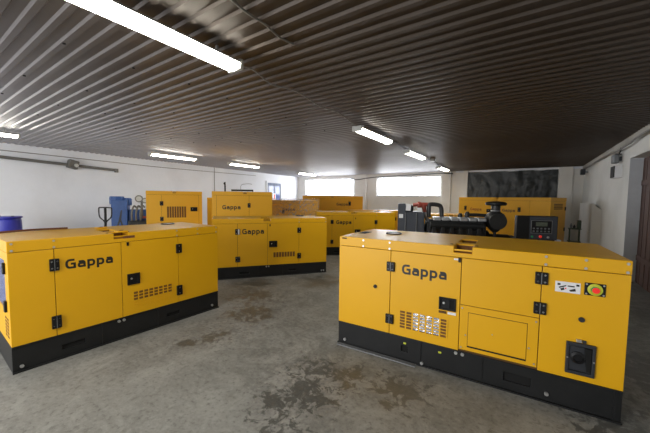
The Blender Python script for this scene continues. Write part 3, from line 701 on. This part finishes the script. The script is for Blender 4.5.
cable([(-2.72, 6.57, 3.09), (-2.74, 7.0, z), (-2.80, 7.6, z), (-2.80, 8.06, 3.11)], .013, M['cabledark'], 'dark cable between the second and third central lights')
cable([(-2.84, 9.63, 3.09), (-2.88, 10.3, z-.02), (-2.92, 11.4, z), (-3.0, 12.6, 3.09)], .013, M['cabledark'], 'dark cable between the third and last central lights')
jb = MB().box(-2.86, -2.72, 10.65, 10.82, 3.06, HC+.01).build('junction_box', M['fixture'], bevel=.01); tag(jb, 'small pale junction box on the ceiling after the third central light', 'junction box')
cable([(-1.80, 1.40, HC), (-1.82, 1.62, HC-.012), (-1.83, 1.80, HC), (-1.85, 2.0, HC-.012), (-1.84, 2.18, HC)], .009, M['rail'], 'short broken stub of old wire beside the nearest light')
def lp(y, z, off=.03): return (lwx(y)+off, y, z)
cable([lp(.5, 2.93), lp(1.9, 2.95), lp(4, 2.93), lp(6.3, 2.91), lp(9, 2.93), lp(11.8, 2.96)], .012, M['cable'], 'grey cable running along the top of the left wall')
cable([lp(9.0, 0.3), lp(9.0, 1.5), lp(9.0, HC)], .014, M['cable'], 'upright thin conduit on the left wall above the tall cabinets')
cable([(-8.75, YB-.19, 2.90), (-8.3, YB-.2, 2.86), (-7.9, YB-.2, 2.91), (-7.6, YB-.10, 2.95), (-7.0, YB-.05, 2.99), (-5.5, YB-.05, 3.03), (-4.1, YB-.10, 3.06), (-3.7, YB-.2, 3.06), (-3.1, YB-.2, 3.02)], .022, M['cabledark'], 'dark cable across the back wall above the windows')
cable([(XR-.10, 5.0, HC-.14), (XR-.09, 6.4, HC-.17), (XR-.10, 8.0, HC-.13), (XR-.10, 9.6, HC-.20), (XR-.09, 11.5, HC-.13), (XR-.10, 13.5, HC-.16), (XR-.09, 15.6, HC-.14)], .018, M['cable'], 'grey cable along the top of the right wall')
# rail on left wall
rl = empty('wall_rail', (0, 0, 0), label='long rusty grey pipe fixed high on the left wall with a bracket', cat='pipe')
def wp(y, z, off=.12): return (lwx(y)+off, y, z)
MB().tube([wp(-1.5, 2.86), wp(1.9, 2.76), wp(3.3, 2.70), wp(4.75, 2.645)], .042, 12, 0).build('pipe', M['rail'], rl, smooth=True)
c = wp(3.48, 2.72, .10)
bk = MB().box(-.13, .13, -.10, .10, -.13, .13).build('bracket', M['rail'], rl, bevel=.02); bk.location = c; bk.rotation_euler = (0, .25, math.radians(94))
mo = MB().lathe([(.05, 0), (.06, .03), (.045, .09)], (0, 0, 0), 'Y', 16).build('bracket_boss', M['fixture'], bk); mo.location = (.05, -.18, -.02)
ec = MB().box(-.05, .05, -.05, .05, -.07, .06).build('end_stop', M['rail'], rl, bevel=.012); ec.location = wp(4.72, 2.635, .12)

# ------------------------------------------------------------------ small things
dr = empty('drum', W(-7.98, 7.5, .14), 0, label='blue plastic drum behind the left cabinet', cat='drum')
MB().lathe([(.27, 0), (.285, .03), (.285, .30), (.295, .32), (.285, .34), (.285, .66), (.295, .68), (.285, .70), (.28, .95), (.27, 1.0), (.24, 1.03)], (0, 0, 0), 'Z', 36).build('drum_body', M['bluedrum'], dr, smooth=True)
MB().lathe([(.29, 0), (.30, .012), (.30, .035), (.29, .045), (.26, .045)], (0, 0, 1.015), 'Z', 36).build('rim', M['bluedrum'], dr, smooth=True)
for a in (.6, 3.7): MB().lathe([(.03, 0), (.03, .02), (.024, .024)], (.17*math.cos(a), .17*math.sin(a), 1.05), 'Z', 12).build('bung', M['plastic'], dr)
pl = empty('pallet', W(-7.98, 7.5), YAW+.9, label='wooden pallet carrying the blue drum', cat='pallet')
b = MB()
for i in range(6): b.box(-.5+.18*i, -.5+.18*i+.11, -.5, .5, .118, .14)
b.build('deck_board', M['rust'], pl)
for y_ in (-.5, -.05, .4): MB().box(-.5, .51, y_, y_+.1, 0, .118).build('bearer', M['rust'], pl)
# rusty strip on left cabinet's roof
ws = MB().tube([(.05, .90, 1.306), (.35, .955, 1.312), (.7, .985, 1.306)], .012).build('scrap_strip', M['rust'], smooth=True)
ws.matrix_world = Matrix.Translation(gL.location) @ Matrix.Rotation(YAW+.9465, 4, 'Z') @ Matrix.Translation((0, .02, .006)); tag(ws, 'thin rusty strip lying on the left cabinet roof', 'strip')

# pallet truck
pj = empty('pallet_truck', W(-5.82, 7.95), YAW+.95, label='hand pallet truck with looped handle behind the left cabinet', cat='pallet truck')
hd = MB().tube([(0, 0, .98), (-.05, 0, 1.08), (-.155, 0, 1.16), (-.19, 0, 1.25), (-.19, 0, 1.41), (-.15, 0, 1.43), (0, 0, 1.435), (.15, 0, 1.43), (.19, 0, 1.41), (.19, 0, 1.25), (.155, 0, 1.16), (.05, 0, 1.08), (0, 0, .98)], .016, 8, 3).build('handle', M['plastic'], pj, smooth=True); hd.rotation_euler = (0, 0, -1.1)
MB().tube([(0, .12, .25), (0, .04, .8), (0, 0, 1.0), (0, 0, 1.42)], .030, 10, 2).build('tiller', M['plastic'], pj, smooth=True)
MB().lathe([(.09, 0), (.09, .22)], (0, .15, .12), 'Z', 16).build('pump', M['rail'], pj, smooth=True)
MB().box(-.27, .27, .20, .36, .09, .32).build('fork_head', M['rail'], pj, bevel=.02)
for x in (-.19, .19):
    MB().box(x-.08, x+.08, .36, 1.35, .06, .12).build('fork', M['rail'], pj, bevel=.01); MB().cyl((x-.03, 1.25, .04), .04, .06, 'X', 14).build('wheel', M['rubber'], pj)
for x in (-.07, .02): MB().cyl((x, .13, .09), .09, .05, 'X', 18).build('wheel', M['rubber'], pj)

# blue machine by left wall
bm_ = empty('blue_machine', W(-6.74, 9.45, -.0), YAW+.45, label='blue workshop machine with tank, pipes and round gauge head beside the tall louvred cabinet', cat='machine')
MB().box(0, .44, 0, .6, .05, 1.62).build('cabinet', M['bluepaint'], bm_, bevel=.02)
MB().lathe([(.20, 0), (.21, .05), (.21, .20), (.19, .26)], (.13, .25, 1.47), 'Z', 8).build('tank', M['bluepaint'], bm_)
MB().lathe([(.11, 0), (.12, .05), (.12, .20), (.09, .24)], (.42, .25, 1.44), 'Z', 12).build('tank', M['bluepaint'], bm_)
MB().box(.44, .95, .1, .6, .05, 1.30).build('drive_housing', M['bluepaint'], bm_, bevel=.03)
MB().box(.45, 1.35, -.05, .45, .05, .95).build('motor_bed', M['engine'], bm_, bevel=.03)
b = MB()
for x in (.56, .68, .80): b.tube([(x, .0, .9), (x, -.05, 1.2), (x+.05, .05, 1.42), (x+.10, .15, 1.38)], .028)
b.build('pipes', M['rail'], bm_, smooth=True)
MB().tube([(.83, .1, 1.0), (.83, .1, 1.60)], .035, 10, 0).build('gauge_post', M['rail'], bm_)
for x, z_, r_ in ((.76, 1.66, .11), (.93, 1.60, .085)):
    gh = MB().lathe([(r_, 0), (r_*1.08, .03), (r_, .08)], (x, .02, z_), 'Y', 20).build('gauge_head', M['rail'], bm_, smooth=True); MB().cyl((x, .012, z_), r_*.72, .01, 'Y', 18).build('gauge_face', M['slot' if x > 1 else 'fixture'], gh)
MB().box(.85, 1.3, .02, .25, 1.02, 1.09).build('red_rail', M['red'], bm_, bevel=.01)
b = MB(); b.prism([(.20, .98), (.26, 1.28), (.30, 1.30), (.27, .98), (.34, .70), (.30, .70), (.24, .92), (.16, .70), (.12, .70)], -.006, 0); b.build('dark_emblem', M['darkgrey'], bm_)

# steel rack behind tall cabinet
rk = empty('steel_rack', W(-3.62, 10.9), YAW+.1, label='dark steel rack with one tall post behind the tall cabinet', cat='rack')
MB().tube([(0, 0, 0), (0, 0, 2.12), (-.02, 0, 2.2), (-.03, 0, 2.26)], .028, 8, 2).build('post', M['plastic'], rk, smooth=True)
MB().tube([(.98, 0, 0), (.98, 0, 1.98)], .02, 8, 0).build('post', M['plastic'], rk)
MB().box(.22, 1.0, -.03, .03, 1.965, 2.03).build('crossbar', M['plastic'], rk, bevel=.005)
MB().box(0, 1.0, -.015, .015, 1.2, 1.24).build('crossbar', M['plastic'], rk); MB().tube([(.55, 0, 2.0), (.58, 0, 2.2), (.85, 0, 2.24), (.95, 0, 2.22)], .008).build('wire', M['cable'], rk)

# stand near right wall
sd = empty('tool_stand', W(8.0, 9.6), 0, label='small dark green stand with bottles against the right wall', cat='stand')
for x in (-.12, .12):
    for y_ in (-.10, .10): MB().box(x-.012, x+.012, y_-.012, y_+.012, 0, .88 if x < 0 else 1.14).build('leg', M['olive'], sd)
MB().box(-.16, .16, -.13, .13, .86, .89).build('top_shelf', M['olive'], sd, bevel=.004); MB().box(-.16, .16, -.13, .13, .45, .48).build('lower_shelf', M['olive'], sd, bevel=.004)
MB().box(.06, .15, -.11, .11, .89, 1.15).build('tool_case', M['olive'], sd, bevel=.01)
p = sd.location
for k, (dx, h) in enumerate(((-.09, .16), (-.01, .11))):
    bo = MB().lathe([(.032, 0), (.034, h*.6), (.014, h*.8), (.014, h)], (0, 0, 0), 'Z', 14).build('bottle', M['grey' if k == 0 else 'rubber'], smooth=True)
    bo.location = (p.x+dx, p.y, .891); tag(bo, ['taller grey bottle on the small dark green stand', 'shorter black bottle on the small dark green stand'][k], 'bottle', 'bottles on the stand')

# right-wall fittings
fl_ = empty('floodlight', (XR, 14.9, 2.86), math.radians(-90), label='small floodlight high on the right wall near the back corner', cat='floodlight')
MB().box(-.12, .12, -.22, -.08, -.11, .10).build('lamp_head', M['darkgrey'], fl_, bevel=.02); MB().box(-.09, .09, -.225, -.218, -.09, .08).build('glass', M['grey'], fl_); MB().box(-.03, .03, -.09, .01, -.03, .03).build('arm', M['grey'], fl_)
wl = empty('wall_lamp', (XR, 9.98, 2.80), math.radians(-90), label='grey halogen wall lamp above the meter box on the right wall', cat='wall lamp')
MB().box(-.11, .11, -.17, -.05, -.13, .08).build('lamp_head', M['grey'], wl, bevel=.03); MB().box(-.07, .07, -.055, .01, -.07, .03).build('mount', M['darkgrey'], wl)
MB().box(-.13, .13, -.13, -.02, .07, .09).build('visor', M['darkgrey'], wl, bevel=.004); MB().tube([(0, -.05, .08), (.04, -.03, .18), (.02, -.03, .30)], .015).build('wire', M['cabledark'], wl)
mb = empty('meter_box', (XR, 9.95, 2.47), math.radians(-90), label='black and white meter box on the right wall beside the gateway', cat='meter box')
MB().box(-.20, .16, -.14, .01, -.15, .14).build('case', M['white'], mb, bevel=.01); MB().box(-.19, .165, -.155, -.135, -.14, .13).build('cover', M['plastic'], mb, bevel=.005)

# ------------------------------------------------------------------ lights, world, camera
def area(name, loc, rot, sx, sy, e, col=(1, 1, 1)):
    l = bpy.data.lights.new(name, 'AREA'); l.shape = 'RECTANGLE'; l.size = sx; l.size_y = sy; l.energy = e; l.color = col
    o = bpy.data.objects.new(name, l); C.objects.link(o); o.location = loc; o.rotation_euler = rot; return o
area('rear_fill_light', (-5.2, YF-.15, 1.55), (math.radians(90), 0, 0), 7.2, 2.7, 330, (.97, .98, 1))  # added fill light behind the camera, set in the made-up front opening
for i, (x, y_) in enumerate([(-2.6, -2.4), (-9.5, -2.4)]):
    area('overhead_fill_lamp', (x, y_, 3.02), (0, 0, 0), .16, 1.4, 120, (1, .97, .88))  # unseen overhead fill, added behind the camera without fixtures
w = bpy.data.worlds.new('world'); S.world = w; w.use_nodes = True
w.node_tree.nodes['Background'].inputs['Color'].default_value = (.85, .92, 1, 1); w.node_tree.nodes['Background'].inputs['Strength'].default_value = .9

cam = bpy.data.cameras.new('camera'); co = bpy.data.objects.new('camera', cam); C.objects.link(co)
F_, PI_, RO = 300.7, .0606, .0123
cam.sensor_width = 36; cam.lens = F_/650*36; cam.clip_start = .05; cam.clip_end = 100
fw = Vector((0, math.cos(PI_), -math.sin(PI_))); rt = Vector((1, 0, 0)); up = Vector((0, math.sin(PI_), math.cos(PI_)))
r_ = rt*math.cos(RO)+up*math.sin(RO); u_ = -rt*math.sin(RO)+up*math.cos(RO)
Rm = Matrix((r_, u_, -fw)).transposed().to_4x4()
co.matrix_world = Matrix.Translation((0, 0, 1.75)) @ Matrix.Rotation(YAW, 4, 'Z') @ Rm
S.camera = co
S.view_settings.view_transform = 'Standard'; S.view_settings.look = 'None'; S.view_settings.exposure = 0.30; S.view_settings.gamma = 1.0
S.cycles.use_denoising = True; S.cycles.max_bounces = 7; S.cycles.diffuse_bounces = 4; S.cycles.transparent_max_bounces = 8
S.cycles.sample_clamp_indirect = 6
